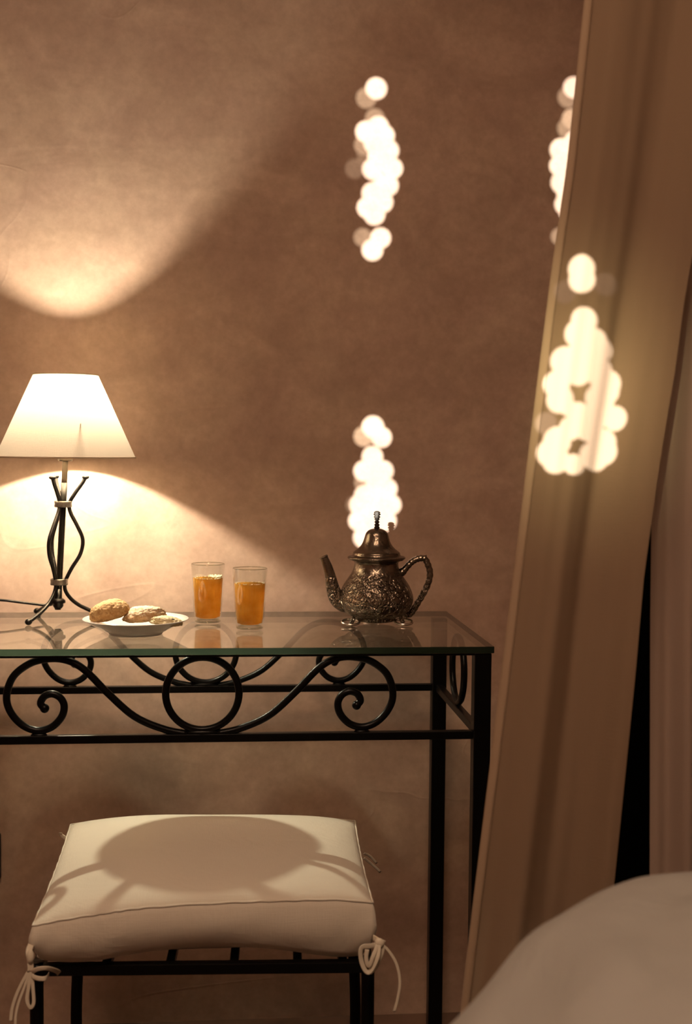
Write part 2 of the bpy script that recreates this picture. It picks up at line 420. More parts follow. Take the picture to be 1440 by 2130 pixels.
b = BM(); c = L_(AX(1.012), LY, 1.012); lathe(b, [(.004, -.002), (.0105, -.002), (.0125, 0), (.0105, .004), (.012, .006), (.012, .034), (.009, .036)], 24, c); obj('socket', b, M_pole, lamp)
# shade
RB, RTp, ZB, ZT = .1125, .0520, 1.0165, 1.1510
b = BM(); n = 24
lathe(b, [(RB+(RTp-RB)*i/n, ZB+(ZT-ZB)*i/n) for i in range(n+1)], 96, L_(LX, LY, 0), False, False)
sh = obj('lamp_shade', b, M_shade, lamp)
M_seam = cloth('shade_seam_tape', (.80, .70, .56), 1800, .7)
for r, z in ((RB, ZB), (RTp, ZT)):
    b = BM(); tube(b, [Vector(L_(LX+r*math.cos(2*PI*k/96), LY+r*math.sin(2*PI*k/96), z)) for k in range(96)], .0013, 8, True, up=(0, 0, 1)); obj('shade_hem', b, M_shadehem, sh)
b = BM()
for k in range(3):
    a = 2*PI*k/3+.9
    tube(b, [Vector(L_(LX+r*math.cos(a), LY+r*math.sin(a), z)) for r, z in ((.012, 1.045), (.05, 1.062), (RB-.026, 1.070))], .0009, 6, up=(0, 0, 1))
obj('shade_carrier', b, M_collar, sh)
b = BM(); lathe(b, [(.008, 1.046), (.010, 1.055), (.019, 1.075), (.022, 1.090), (.020, 1.104), (.012, 1.113), (.002, 1.116)], 24, L_(BULB.x, LY, 0)); obj('light_bulb', b, M_bulb, lamp)
pl = bpy.data.lights.new('lamp_light', 'POINT'); pl.energy = LAMP_P; pl.color = LAMPCOL; pl.shadow_soft_size = .0075
po = bpy.data.objects.new('lamp_light', pl); COL.objects.link(po); po.parent = lamp; po.location = L_(*BULB)
# cord
cp = [at(128, 1260, 2.19), at(100, 1259, 2.2), at(60, 1255, 2.2), at(0, 1248, 2.2), at(-60, 1246, 2.21), at(-140, 1262, 2.25), at(-190, 1330, 2.285), at(-170, 1500, 2.292), at(-110, 1700, 2.285), at(-50, 1770, 2.285)]
cp[0] = Vector((AX(.775)-.006, LY+.008, .777))
b = BM(); tube(b, smoothpath(cp, 8), .0022, 8); tag(obj('power_cord', b, M_plastic), 'thin black power cord running left from the foot of the lamp', 'cord')
# socket at the left margin
c0, c1 = at(-96, 1828, WALL), at(3, 1730, WALL)
so = thing('wall_socket', 'black socket low on the plaster wall at the left edge', 'socket', ((c0.x+c1.x)/2, WALL, (c0.z+c1.z)/2))
hw, hh = (c1.x-c0.x)/2, (c1.z-c0.z)/2
b = BM(); box(b, -hw, hw, -.014, -.0005, -hh, hh, .004); obj('faceplate', b, M_plastic, so)
b = BM(); lathe(b, [(.021, 0), (.022, .0015), (.017, .002), (.016, -.006), (.0, -.0065)], 24, (0, 0, 0), False, False)
bmesh.ops.rotate(b, verts=b.verts, cent=(0, 0, 0), matrix=Matrix.Rotation(PI/2, 3, 'X')); bmesh.ops.translate(b, verts=b.verts, vec=(0, -.0145, 0)); obj('outlet', b, M_plastic, so)

# ---------------------------------------------------------------- plate and biscuits
PX, PY = -.103, 1.985
plate = thing('plate', 'small white porcelain plate holding three biscuits', 'plate', (PX, PY, GT+.0006))
b = BM(); lathe(b, [(.036, .0), (.040, .0), (.041, .003), (.055, .010), (.068, .0165), (.079, .0222), (.0805, .0232), (.0795, .0240), (.070, .0195), (.058, .0145), (.044, .0085), (.030, .0062), (.0, .0060)], 72, capt=False); obj('dish', b, M_porc, plate)
b = BM(); lathe(b, [(.0360, .0003), (.0402, .0002), (.0412, .0018), (.0392, .0026)], 60, (0, 0, 0), False, False); obj('foot_ring', b, M_porc, plate)
def biscuit(label, cx, cyy, cz, r, h, tilt, tdir, mat, seed, lump=.09):
    b = BM()
    bmesh.ops.create_icosphere(b, subdivisions=5, radius=1)
    for v in b.verts:
        p = v.co.copy(); n1 = noise.noise(p*1.6+Vector((seed, 0, 0))); n2 = noise.noise(p*5+Vector((seed, 3, 0))); n3 = noise.noise(p*13+Vector((seed, 7, 0)))
        s = 1+lump*n1+lump*.55*n2+lump*.75*n3+lump*.5*noise.noise(p*26+Vector((seed, 1, 0)))
        z = p.z
        z = z*(1.0 if z > 0 else .42)
        rr = math.hypot(p.x, p.y)
        k = (rr**.82/rr) if rr > 1e-4 else 1
        v.co = Vector((p.x*k*r*s, p.y*k*r*s, z*h*s))
    o = obj('biscuit', b, mat); o.location = (cx, cyy, cz); o.rotation_euler = (Matrix.Rotation(tilt, 3, Vector((math.cos(tdir), math.sin(tdir), 0)))).to_euler()
    return tag(o, label, 'biscuit', 'biscuits on the white plate')
p1 = at(228, 1277, 1.985)
biscuit('golden round domed biscuit at the left of the plate', p1.x, 1.985, p1.z, .0315, .0205, math.radians(-13), math.radians(100), mk_cookie('golden_crust', (.36, .18, .055), (.60, .38, .16), .38, .72), 3, .065)
p2 = at(300, 1285, 1.975)
biscuit('pale sugar-dusted biscuit in the middle of the plate', p2.x, 1.985, p2.z, .0330, .0165, math.radians(-5), math.radians(80), mk_cookie('sugared_crust', (.46, .27, .12), (.76, .65, .47), .44, .74), 9, .09)
p3 = at(345, 1294, 1.965)
b3 = biscuit('small pale biscuit with a dark raisin at the right of the plate', p3.x, 1.962, p3.z, .0260, .0095, math.radians(7), math.radians(90), mk_cookie('pale_crust', (.52, .38, .18), (.72, .62, .40), .34, .64), 14, .12)
b = BM(); ball(b, (.010, -.013, .0068), .0030, 1.3, 1, .7); rs = obj('raisin', b, M_plastic, b3)

# ---------------------------------------------------------------- tea glasses
def tumbler(label, tlabel, x, y, fill):
    g = thing('tea_glass', label, 'glass', (x, y, GT+.0006), 0, 'tea glasses')
    Hh, r0, r1 = .0965, .0205, .0272
    R = lambda z: r0+(r1-r0)*(z/Hh)**.8
    prof = [(0.0, .0), (r0-.002, 0), (r0, .0015)]+[(R(z), z) for z in (.006, .02, .04, .06, .08, Hh-.001)]+[(r1-.0006, Hh), (r1-.0014, Hh-.001)]+[(R(z)-.0014, z) for z in (.08, .06, .04, .02, .010)]+[(.014, .0085), (0, .008)]
    b = BM(); lathe(b, prof, 56, capb=False, capt=False); bmesh.ops.remove_doubles(b, verts=b.verts, dist=1e-6); gl = obj('tumbler', b, M_tumbler, g)
    zt = fill
    prof = [(0, .0087), (.0135, .0090)]+[(R(z)-.0019, z) for z in (.0115, .02, .04, .055, zt)]+[(0, zt)]
    b = BM(); lathe(b, prof, 56, capb=False, capt=False); bmesh.ops.remove_doubles(b, verts=b.verts, dist=1e-6); obj('tea', b, M_tea, g)
    rr = R(zt)-.0024
    b = BM(); rnd = random.Random(int(x*1e4))
    for k in range(60):
        a = rnd.uniform(0, 2*PI); q = rr-abs(rnd.gauss(0, .0012))-.0006; s = rnd.uniform(.0004, .0011)
        bmesh.ops.create_icosphere(b, subdivisions=1, radius=s, matrix=Matrix.Translation((q*math.cos(a), q*math.sin(a), zt+s*.4)))
    if x < .03:
        for k in range(110):
            a = rnd.gauss(.5, .55); q = rnd.uniform(.35, 1)*(rr-.001); s = rnd.uniform(.0006, .0018)
            bmesh.ops.create_icosphere(b, subdivisions=1, radius=s, matrix=Matrix.Translation((q*math.cos(a), q*math.sin(a), zt+s*.6+rnd.uniform(0, .003)*q/rr)))
    fo = obj('foam', b, M_foam, g); fo['kind'] = 'stuff'
    b = BM(); tube(b, [Vector(((r1-.0007)*math.cos(2*PI*k/48), (r1-.0007)*math.sin(2*PI*k/48), Hh)) for k in range(48)], .0007, 8, True, up=(0, 0, 1)); obj('rim', b, M_rim, gl)
    b = BM(); tube(b, [Vector(((r0-.0012)*math.cos(2*PI*k/48), (r0-.0012)*math.sin(2*PI*k/48), .0042)) for k in range(48)], .0020, 8, True, up=(0, 0, 1)); obj('base_ring', b, M_rim, gl)
    # moulded ovals round the lower wall
    for k in range(12):
        a = 2*PI*k/12
        b = BM(); zc = .030
        pts = []
        for q in range(20):
            t = 2*PI*q/20; z = zc+.013*math.sin(t); aa = a+.17*math.cos(t)
            pts.append(Vector(((R(z)+.0001)*math.cos(aa), (R(z)+.0001)*math.sin(aa), z)))
        tube(b, pts, .00035, 5, True, up=(0, 0, 1)); obj('moulding', b, M_tumbler, gl)
    return g
g1 = at(432, 1300, 2.084); g2 = at(520, 1313, 2.006)
tumbler('glass of amber mint tea with foam, left one nearer the biscuits', '', g1.x+.0, 2.100, .0735)
tumbler('glass of amber mint tea nearer the front, right one beside the teapot', '', g2.x, 2.024, .0725)

# ---------------------------------------------------------------- teapot
TPY = 2.09
tc0 = at(782, 1298, TPY)
pot = thing('teapot', 'engraved antique silver teapot with domed lid and curved spout', 'teapot', (tc0.x, TPY, GT+.0006))
S = TPY/FPX
def pz(y): return (1303-y)*S*1.0
body = [(0.0, .0045), (.030, .0045), (.033, .0065), (.0330, .0095)]
for r, y in ((46, 1288), (58, 1284), (69, 1275), (76, 1262), (78, 1250), (75, 1236), (69, 1222), (60, 1208), (52, 1196), (47.5, 1185), (46, 1176), (48, 1171)):
    body.append((r*S, pz(y)))
body += [(56*S, pz(1169)), (58*S, pz(1167)), (57*S, pz(1165.5))]
def wob(a, z):
    return 1+.012*math.cos(12*a)*max(0, min(1, (.085-z)/.03))*max(0, min(1, (z-.012)/.01))
b = BM()
bp = [Vector((r, 0, z)) for r, z in body]
sm = smoothpath(bp[3:15], 4)
prof = [(p.x, p.z) for p in bp[:3]]+[(p.x, p.z) for p in sm]+[(p.x, p.z) for p in bp[15:]]+[(40*S, pz(1167)), (0, pz(1167))]
lathe(b, prof, 96, capb=False, capt=False, wob=wob); bmesh.ops.remove_doubles(b, verts=b.verts, dist=1e-6)
obj('body', b, M_pot, pot)
lid = [(60, 1166), (61, 1163.5), (58, 1161), (52, 1160), (50, 1157), (49, 1153), (44, 1149), (38, 1144), (32, 1137), (28, 1129), (25.5, 1121), (23, 1113), (18, 1107), (11, 1103.5), (5, 1102)]
b = BM(); sm = smoothpath([Vector((r*S, 0, pz(y))) for r, y in lid], 3); lathe(b, [(0, pz(1166))]+[(p.x, p.z) for p in sm], 72, capb=False); bmesh.ops.remove_doubles(b, verts=b.verts, dist=1e-6)
ld = obj('lid', b, M_pot, pot)
fin = [(4, 1103), (7, 1101), (4.5, 1098), (6.5, 1095), (3.5, 1092), (6, 1089), (3.5, 1086), (6, 1083.5), (5, 1081), (8, 1078.5), (5, 1076), (8.5, 1073), (6, 1070.5), (7.5, 1068.5), (3, 1066)]
b = BM(); lathe(b, [(r*S*.9, pz(y)) for r, y in fin], 20, wob=lambda a, z: 1+.12*math.cos(5*a)); obj('finial', b, simple('shaded_silver', (.035, .028, .022), .5, .3, .3), ld)  # shade put into the colour: finial darkened against the lantern's white spots
def tp(x, y, d=0): return Vector(((x-782)*S, d, pz(y)))
b = BM(); pts = smoothpath([tp(738, 1262), tp(715, 1260), tp(700, 1250), tp(691, 1230), tp(686, 1208), tp(680, 1186), tp(671, 1163)], 8)
n = len(pts); kr = [19, 19, 17, 14.5, 12, 10.3, 8.6]
rad = []
for i in range(n):
    t = i/(n-1)*6; k = min(5, int(t)); rad.append((kr[k]+(kr[k+1]-kr[k])*(t-k))*S)
tube(b, pts, rad, 20, up=(0, 1, 0), flat=(.8, 1)); obj('spout', b, M_pot, pot)
b = BM(); tube(b, [pts[-1]-Vector((0, 0, .0012)), pts[-1]+Vector((-.0004, 0, .0004)), pts[-1]+Vector((-.0009, 0, .0014))], [.0070, .0077, .0068], 20, flat=(.85, 1)); obj('spout_lip', b, M_pot, pot)
b = BM(); hp = smoothpath([tp(822, 1203), tp(838, 1193), tp(850, 1180), tp(860, 1171), tp(872, 1166), tp(884, 1166), tp(891, 1178), tp(896, 1196), tp(893, 1216), tp(884, 1237), tp(872, 1257), tp(862, 1274), tp(853, 1284), tp(842, 1284)], 6)
rad = [(6.2+1.2*math.sin(i*.9)**2+(2.0 if i < 8 else 0))*S for i in range(len(hp))]
tube(b, hp, rad, 14, up=(0, 1, 0)); hd = obj('handle', b, M_pot, pot)
b = BM(); tube(b, smoothpath([tp(880, 1166), tp(885, 1163), tp(888, 1158)], 4), [.0042, .004, .0036, .003, .0026, .002, .0016, .0012, .0006], 10); obj('thumb_rest', b, M_pot, hd)
b = BM(); ball(b, tp(826, 1202), 10*S, 1.2, .8, .8); obj('hinge_boss', b, M_pot, hd)
M_bright = simple('polished_silver', (.80, .74, .66), .22, 1)
for k, a in enumerate((205, 335, 90)):
    aa = math.radians(a); rr = .0475
    cxx, cyy = rr*math.cos(aa), rr*math.sin(aa)
    b = BM(); pts = [Vector((cxx+.0140*math.cos(t*2*PI/24), cyy+.0115*math.sin(t*2*PI/24), .0052+.0030*math.sin(t*2*PI/24))) for t in range(24)]
    tube(b, pts, .0021, 8, True, up=(0, 0, 1)); ft = obj('foot', b, M_bright, pot)
    b = BM(); tube(b, smoothpath([Vector((cxx*1.0, cyy*1.0, .003)), Vector((cxx*.9, cyy*.9, .010)), Vector((cxx*.95, cyy*.95, .020))], 4), .0035, 10); obj('foot_bracket', b, M_pot, ft)

# ---------------------------------------------------------------- stool
SR = math.radians(-2.6)
KS = 1.078   # the stool stands this much further off than first read
SX, SYc = .012*KS, 1.70*KS
st = thing('stool', 'black iron stool with slatted seat in front of the table', 'stool', (SX, SYc, 0), SR)
HW, SD, SZ = .199*KS, .325*KS, 1.0382-(1.0382-.4090)*KS
yf, yb = -.155*KS, -.155*KS+SD
for sx in (-1, 1):
    b = BM(); pts = [Vector((sx*HW, yf, SZ+.008)), Vector((sx*HW, yf, .3)), Vector((sx*HW, yf, .008))]
    tube(b, smoothpath(pts, 4), .0088, 14, up=(0, 1, 0)); tube(b, [Vector((sx*HW, yf, .010)), Vector((sx*HW, yf, 0.001))], .011, 14); obj('leg', b, M_iron, st)
    b = BM(); pts = [Vector((sx*(HW-.014), yb, SZ)), Vector((sx*(HW-.008), yb, SZ-.05)), Vector((sx*(HW+.002), yb+.005, SZ-.13)), Vector((sx*(HW+.006), yb+.01, .12)), Vector((sx*HW, yb+.01, .008))]
    tube(b, smoothpath(pts, 5), .0088, 14, up=(0, 1, 0)); tube(b, [Vector((sx*HW, yb+.01, .010)), Vector((sx*HW, yb+.01, 0.001))], .011, 14); obj('leg', b, M_iron, st)
    b = BM(); box(b, sx*HW-.007, sx*HW+.007, yf, yb, SZ-.007, SZ+.007, .0015); obj('side_rail', b, M_iron, st, False)
for yy in (yf, yb):
    b = BM(); box(b, -HW-.006, HW+.006, yy-.0065, yy+.0065, SZ-.0075, SZ+.0075, .0015); obj('seat_rail', b, M_iron, st, False)
for k in range(5):
    x = (-.192+.0768*(k+.98))*KS if k < 4 else .182
    b = BM(); box(b, x-.0058, x+.0058, yf, yb, SZ-.004, SZ+.0072, .001); obj('seat_slat', b, M_iron, st, False)
b = BM(); x = -.160; box(b, x-.0058, x+.0058, yf, yb, SZ-.004, SZ+.0072, .001); obj('seat_slat', b, M_iron, st, False)

# ---------------------------------------------------------------- cushion
cush = thing('seat_cushion', 'cream linen box cushion tied with tapes to the iron stool', 'cushion', (0, 0, 0))
# seam heights read from the photograph, converted to heights above the seat
YF, YB_ = 1.532*KS, 1.868*KS
front_top = [(68, 1926), (130, 1911), (200, 1898), (290, 1884), (420, 1875), (560, 1870), (700, 1869), (776, 1878)]
front_bot = [(68, 1994), (130, 1998), (200, 1993), (290, 1976), (420, 1962), (560, 1968), (700, 1987), (776, 1984)]
back_top = [(147, 1716), (190, 1712), (260, 1708), (340, 1706), (430, 1705), (550, 1704), (660, 1705), (739, 1708)]
def fpt(lst, Y, bend=0):
    P = [at(x, y, Y) for x, y in lst]; return P
def interp(P, u):
    t = u*(len(P)-1); k = min(len(P)-2, int(t)); s = t-k
    p0 = P[max(0, k-1)]; p1 = P[k]; p2 = P[k+1]; p3 = P[min(len(P)-1, k+2)]
    return .5*((2*p1)+(-p0+p2)*s+(2*p0-5*p1+4*p2-p3)*s*s+(-p0+3*p1-3*p2+p3)*s**3)
FT, FB, BT = fpt(front_top, YF), fpt(front_bot, YF+.012), fpt(back_top, YB_)
NU, NV, NS = 56, 44, 8
b = BM()
top = []
for j in range(NV+1):
    v = j/NV; row = []
    for i in range(NU+1):
        u = i/NU
        a, c = interp(FT, u), interp(BT, u)
        p = a.lerp(c, v)
        e = (1-(2*u-1)**4)*(1-(2*v-1)**4)
        p = p.copy()
        ru = min(u, 1-u); rv = min(v, 1-v)
        p.z += .021*max(0, e)**.65+.0035*noise.noise(Vector((u*4, v*4, 1)))*e
        # gathers near the seams and the corners
        edge = math.exp(-rv*26)*(1-math.exp(-ru*12))
        p.z += .0005*math.sin(u*95+2.5*math.sin(u*17))*edge*(1-v)
        edge2 = math.exp(-ru*22)*(1-math.exp(-rv*12))
        p.z += .0011*math.sin(v*60+2*math.sin(v*11))*edge2
        bow = (1-(2*u-1)**2); p.y += (-.010*(1-v)+.012*v)*bow
        p.x += (.010*(2*u-1))*(1-(2*v-1)**2)*abs(2*u-1)**3*-.3
        row.append(b.verts.new(p))
    top.append(row)
for j in range(NV):
    for i in range(NU): b.faces.new((top[j][i], top[j][i+1], top[j+1][i+1], top[j+1][i]))
# boxing: go round the perimeter
per = [(i, 0) for i in range(NU)]+[(NU, j) for j in range(NV)]+[(i, NV) for i in range(NU, 0, -1)]+[(0, j) for j in range(NV, 0, -1)]
SEATZ = SZ+.0085
cen = Vector((0, 1.70*KS, 0))
prev = None; bott = []
colsv = []
for n_, (i, j) in enumerate(per):
    u, v = i/NU, j/NV; tv = top[j][i]
    ft, fb = interp(FT, u), interp(FB, u)
    lowf = fb.z
    # the underside rests on the slats at the back and middle, the front lip curls up a little
    lowb = SEATZ
    low = lowf*(1-v)**2+lowb*(1-(1-v)**2)
    low = max(low, SEATZ)
    if v > .0: low = max(SEATZ, low)
    out = Vector(((2*u-1) if i in (0, NU) else 0, -1 if j == 0 else (1 if j == NV else 0), 0))
    if out.length: out.normalize()
    col_ = []
    for s in range(1, NS+1):
        t = s/NS
        z = tv.co.z*(1-t)+low*t
        bul = .007*math.sin(PI*t)-.012*t*t
        cr = .0022*math.sin(n_*.55+t*4.5)*math.sin(PI*t)*math.exp(-min(u, 1-u)*5) if j == 0 else .001*math.sin(n_*.8+t*3)*math.sin(PI*t)
        q = Vector((tv.co.x, tv.co.y, z))+out*(bul+cr)
        col_.append(b.verts.new(q))
    colsv.append([tv]+col_)
m = len(colsv)
for k in range(m):
    A, B = colsv[k], colsv[(k+1) % m]
    for s in range(NS): b.faces.new((A[s], A[s+1], B[s+1], B[s]))
cc = b.verts.new((0, 1.70*KS, SEATZ))
inner = []
for k in range(m):
    e = colsv[k][-1].co; q = Vector((e.x*.80, 1.70*KS+(e.y-1.70*KS)*.70, SEATZ)); inner.append(b.verts.new(q))
for k in range(m):
    b.faces.new((colsv[k][-1], inner[k], inner[(k+1) % m], colsv[(k+1) % m][-1]))
    b.faces.new((inner[k], cc, inner[(k+1) % m]))
pip = [tv[0].co.copy() for tv in colsv]
obj('cushion_cover', b, M_linen, cush)
b = BM(); tube(b, [p+Vector((0, 0, .0002)) for p in pip], .0015, 6, True, up=(0, 0, 1)); obj('piping', b, M_linen, cush)
def ribbon(pts, w=.0038, sub=7):
    b = BM(); tube(b, smoothpath(pts, sub), w, 8, up=(0, -1, 0), flat=(.12, 1)); return b
A = lambda x, y, Y=1.52: at(x, y, Y*KS)
# front left tie
for pts, w_ in (([A(66, 1962, 1.53), A(60, 1980), A(63, 2000), A(64, 2020)], .0042),
              ([A(66, 2022), A(78, 2016, 1.515), A(98, 2014, 1.515), A(118, 2020, 1.53), A(124, 2026, 1.55)], .0032),
              ([A(66, 2030), A(78, 2035, 1.515), A(95, 2035, 1.515), A(102, 2026, 1.53)], .0032),
              ([A(64, 2015), A(60, 2050), A(56, 2080), A(63, 2096), A(70, 2085), A(68, 2050), A(66, 2020)], .0024),
              ([A(63, 2015), A(48, 2040), A(34, 2070), A(25, 2100), A(22, 2125)], .0022),
              ([A(62, 2018), A(52, 2050), A(38, 2088), A(32, 2120), A(33, 2150)], .0018)):
    obj('tie', ribbon(pts, w_), M_ribbon, cush)
b = BM(); ball(b, A(63, 1990), .0062, .8, .8, 1.5); obj('knot', b, M_ribbon, cush)
# front right bow
for pts, w_ in (([A(788, 1965, 1.5), A(770, 1968, 1.495), A(752, 1972, 1.49), A(752, 1998, 1.49), A(762, 2020, 1.49), A(772, 2018, 1.49), A(785, 1990, 1.49), A(788, 1966, 1.495)], .0034),
              ([A(786, 1966, 1.495), A(776, 1990, 1.488), A(768, 2010, 1.488), A(762, 1995, 1.488), A(764, 1975, 1.488)], .0028),
              ([A(786, 1962, 1.5), A(796, 1975, 1.5), A(788, 2000, 1.5), A(778, 2016, 1.5), A(770, 2024, 1.5)], .0028),
              ([A(790, 1963, 1.5), A(806, 1975, 1.5), A(824, 2003, 1.5), A(832, 2040, 1.5), A(828, 2075, 1.5), A(820, 2105, 1.5)], .0020),
              ([A(776, 1950, 1.51), A(790, 1958, 1.5), A(800, 1962, 1.5)], .0040)):
    obj('tie', ribbon(pts, w_), M_ribbon, cush)
b = BM(); ball(b, A(789, 1962, 1.5), .006, 1.1, .8, 1.1); obj('knot', b, M_ribbon, cush)
# back ties
obj('tie', ribbon([A(146, 1752, 1.84), A(138, 1745, 1.85), A(128, 1738, 1.86), A(126, 1732, 1.86)], .0035), M_ribbon, cush)
obj('tie', ribbon([A(757, 1775, 1.83), A(770, 1781, 1.84), A(784, 1796, 1.85)], .0020), M_ribbon, cush)
obj('tie', ribbon([A(757, 1785, 1.83), A(772, 1796, 1.84), A(792, 1814, 1.85)], .0020), M_ribbon, cush)

# ---------------------------------------------------------------- bed curtain (near, left)
def lin(tab, y):
    for (a, xa), (c, xc) in zip(tab, tab[1:]):
        if y <= c: return xa+(xc-xa)*(y-a)/(c-a)
    (a, xa), (c, xc) = tab[-2:]; return xa+(xc-xa)*(y-a)/(c-a)
CY = 1.45
leftE = [(-700, 1300), (0, 1217), (350, 1180), (560, 1149), (900, 1106), (1240, 1064), (1600, 1020), (1900, 983), (2130, 957), (2600, 915)]
rightE = [(-700, 1560), (0, 1505), (500, 1440), (640, 1416), (760, 1400), (900, 1376), (1000, 1360), (1200, 1332), (1400, 1314), (1600, 1294), (1840, 1270), (2130, 1240), (2600, 1215)]
def curtain_point(u, ypx, off=0):
    xl, xr = lin(leftE, ypx), lin(rightE, ypx)
    p = at(xl+(xr-xl)*u, ypx, CY)
    dpt = .013*math.cos(2*PI*(u*1.45+.06+.05*math.sin(ypx*.0016)))+.0025*math.sin(2*PI*(u*3.3+ypx*.00035))+.0006*math.sin(2*PI*(u*7.1+.3))
    k = .6+.4*min(1, max(0, ypx)/1400)
    p.y += dpt*k*min(1, .25+u*5)+off
    return p
ZTOP, ZBOT = 2.196, .02
yt = -700
def ypx_for_z(z):   # the curtain hangs in one vertical layer: rows by height
    lo, hi = -2500, 6000
    for _ in range(40):
        mid = (lo+hi)/2
        if at(1200, mid, CY).z > z: lo = mid
        else: hi = mid
    return lo
rows = [ypx_for_z(ZTOP+(ZBOT-ZTOP)*j/110) for j in range(111)]
cur = thing('bed_curtain', 'sheer beige curtain slanting down beside the table with projected light spots', 'curtain', (0, 0, 0))
b = BM(); g = [[b.verts.new(curtain_point(i/72, y)) for i in range(73)] for y in rows]
for j in range(110):
    for i in range(72): b.faces.new((g[j][i], g[j][i+1], g[j+1][i+1], g[j+1][i]))
obj('curtain_cloth', b, M_curtain, cur)
b = BM(); g = [[b.verts.new(curtain_point(u, y, o_)) for u, o_ in ((0, .0014), (.0, -.0016), (.045, -.0026), (.062, -.0016), (.062, .0008))] for y in rows]
for j in range(110):
    for i in range(4): b.faces.new((g[j][i], g[j][i+1], g[j+1][i+1], g[j+1][i]))
obj('curtain_hem', b, M_hem, cur)
# second drape, further right and nearer
DYY = 1.51
lE = [(-900, 1420), (0, 1398), (500, 1382), (760, 1372), (1000, 1362), (1300, 1358), (1820, 1357), (2600, 1357)]
def drape_point(u, y):
    p = at(lin(lE, y)+u*420, y, DYY)
    p.y += .011*math.sin(2*PI*(u*3.4+.15))+.006*math.sin(2*PI*(u*8+.4+.1*math.sin(y*.001)))
    return p
b = BM(); rows2 = []
for j in range(81):
    z = 2.196+(.02-2.196)*j/80; lo, hi = -2500, 6000
    for _ in range(40):
        mid = (lo+hi)/2
        if at(1400, mid, DYY).z > z: lo = mid
        else: hi = mid
    rows2.append(lo)
g = [[b.verts.new(drape_point(i/60, y)) for i in range(61)] for y in rows2]
for j in range(80):
    for i in range(60): b.faces.new((g[j][i], g[j][i+1], g[j+1][i+1], g[j+1][i]))
tag(obj('bed_drape', b, M_drape), 'pinkish beige drape hanging straight at the right edge above the white duvet', 'curtain')
# iron canopy frame the two hang from
cf = thing('bed_canopy_frame', 'black iron canopy rail carrying the bed curtains high above the white duvet', 'bed frame', (.5, 1.4, 2.212))
b = BM(); tube(b, [Vector((-.35, .05, .013)), Vector((1.1, .05, .013))], .008, 12); obj('rail', b, M_iron, cf)
b = BM(); tube(b, [Vector((-.35, .12, .013)), Vector((1.1, .12, .013))], .008, 12); obj('rail', b, M_iron, cf)
for x in (-.3, 1.05):
    b = BM(); tube(b, [Vector((x, .12, .013)), Vector((x, .05, .013)), ], .006, 10, up=(0, 0, 1)); tube(b, [Vector((x, 0, .008)), Vector((x, 0, H-2.213))], .004, 10); obj('hanger', b, M_iron, cf)

# ---------------------------------------------------------------- duvet
crest = [((800, 2520), .62), ((860, 2330), .80), ((915, 2205), .93), ((968, 2130), 1.00), ((1048, 2040), 1.04), ((1130, 1937), 1.08), ((1205, 1887), 1.11), ((1282, 1842), 1.14), ((1345, 1822), 1.16), ((1440, 1814), 1.17), ((1560, 1815), 1.175), ((1800, 1822), 1.18), ((2200, 1830), 1.18), ((3000, 1840), 1.18)]
CR = [at(x, y, Y) for (x, y), Y in crest]
b = BM(); NSs, NT = 90, 60
g = []
for i in range(NSs+1):
    s = i/NSs; c = interp(CR, s); row = []
    # behind the crest the cloth falls to the floor
    tang = (interp(CR, min(1, s+.01))-interp(CR, max(0, s-.01))); tang.z = 0; tang.normalize()
    outw = Vector((-tang.y, tang.x, 0))
    for t, (dn, dz) in enumerate(((.055, -c.z+.02), (.060, -.35), (.058, -.20), (.050, -.09), (.036, -.038), (.018, -.010))):
        p = c+outw*dn+Vector((0, 0, max(dz, -c.z+.02))); row.append(b.verts.new(p))
    inw = -outw
    end = Vector((c.x*.4+.75, -.75, .60))
    for t in range(NT+1):
        q = t/NT
        d = q**1.3
        p = c.lerp(end, d)
        flat_z = c.z+(.615-c.z)*min(1, d*2.2)
        p.z = flat_z+.030*math.sin(PI*min(1, q*3.0))*(1 if q < .34 else 0)*.6
        edge = min(1, q*9)
        p.z += (.016*noise.noise(Vector((q*13+s*2.5, s*3.2, 0)))+.010*noise.noise(Vector((q*34+s*7, s*5, 4)))+.0035*noise.noise(Vector((q*80+s*14, s*9, 8))))*edge
        row.append(b.verts.new(p))
    g.append(row)
for i in range(NSs):
    for j in range(len(g[0])-1): b.faces.new((g[i][j], g[i+1][j], g[i+1][j+1], g[i][j+1]))
tag(obj('duvet', b, M_duvet), 'softly creased white duvet rounding over the bed in the foreground', 'duvet')
bed = thing('bed', 'low bed under the white duvet', 'bed', (1.2, .1, 0))
b = BM(); box(b, -.55, .9, -1.2, .82, .28, .50, .05); obj('mattress', b, M_duvet, bed)
b = BM(); box(b, -.5, .9, -1.2, .80, .002, .275, .01); obj('bed_base', b, M_door, bed, False)

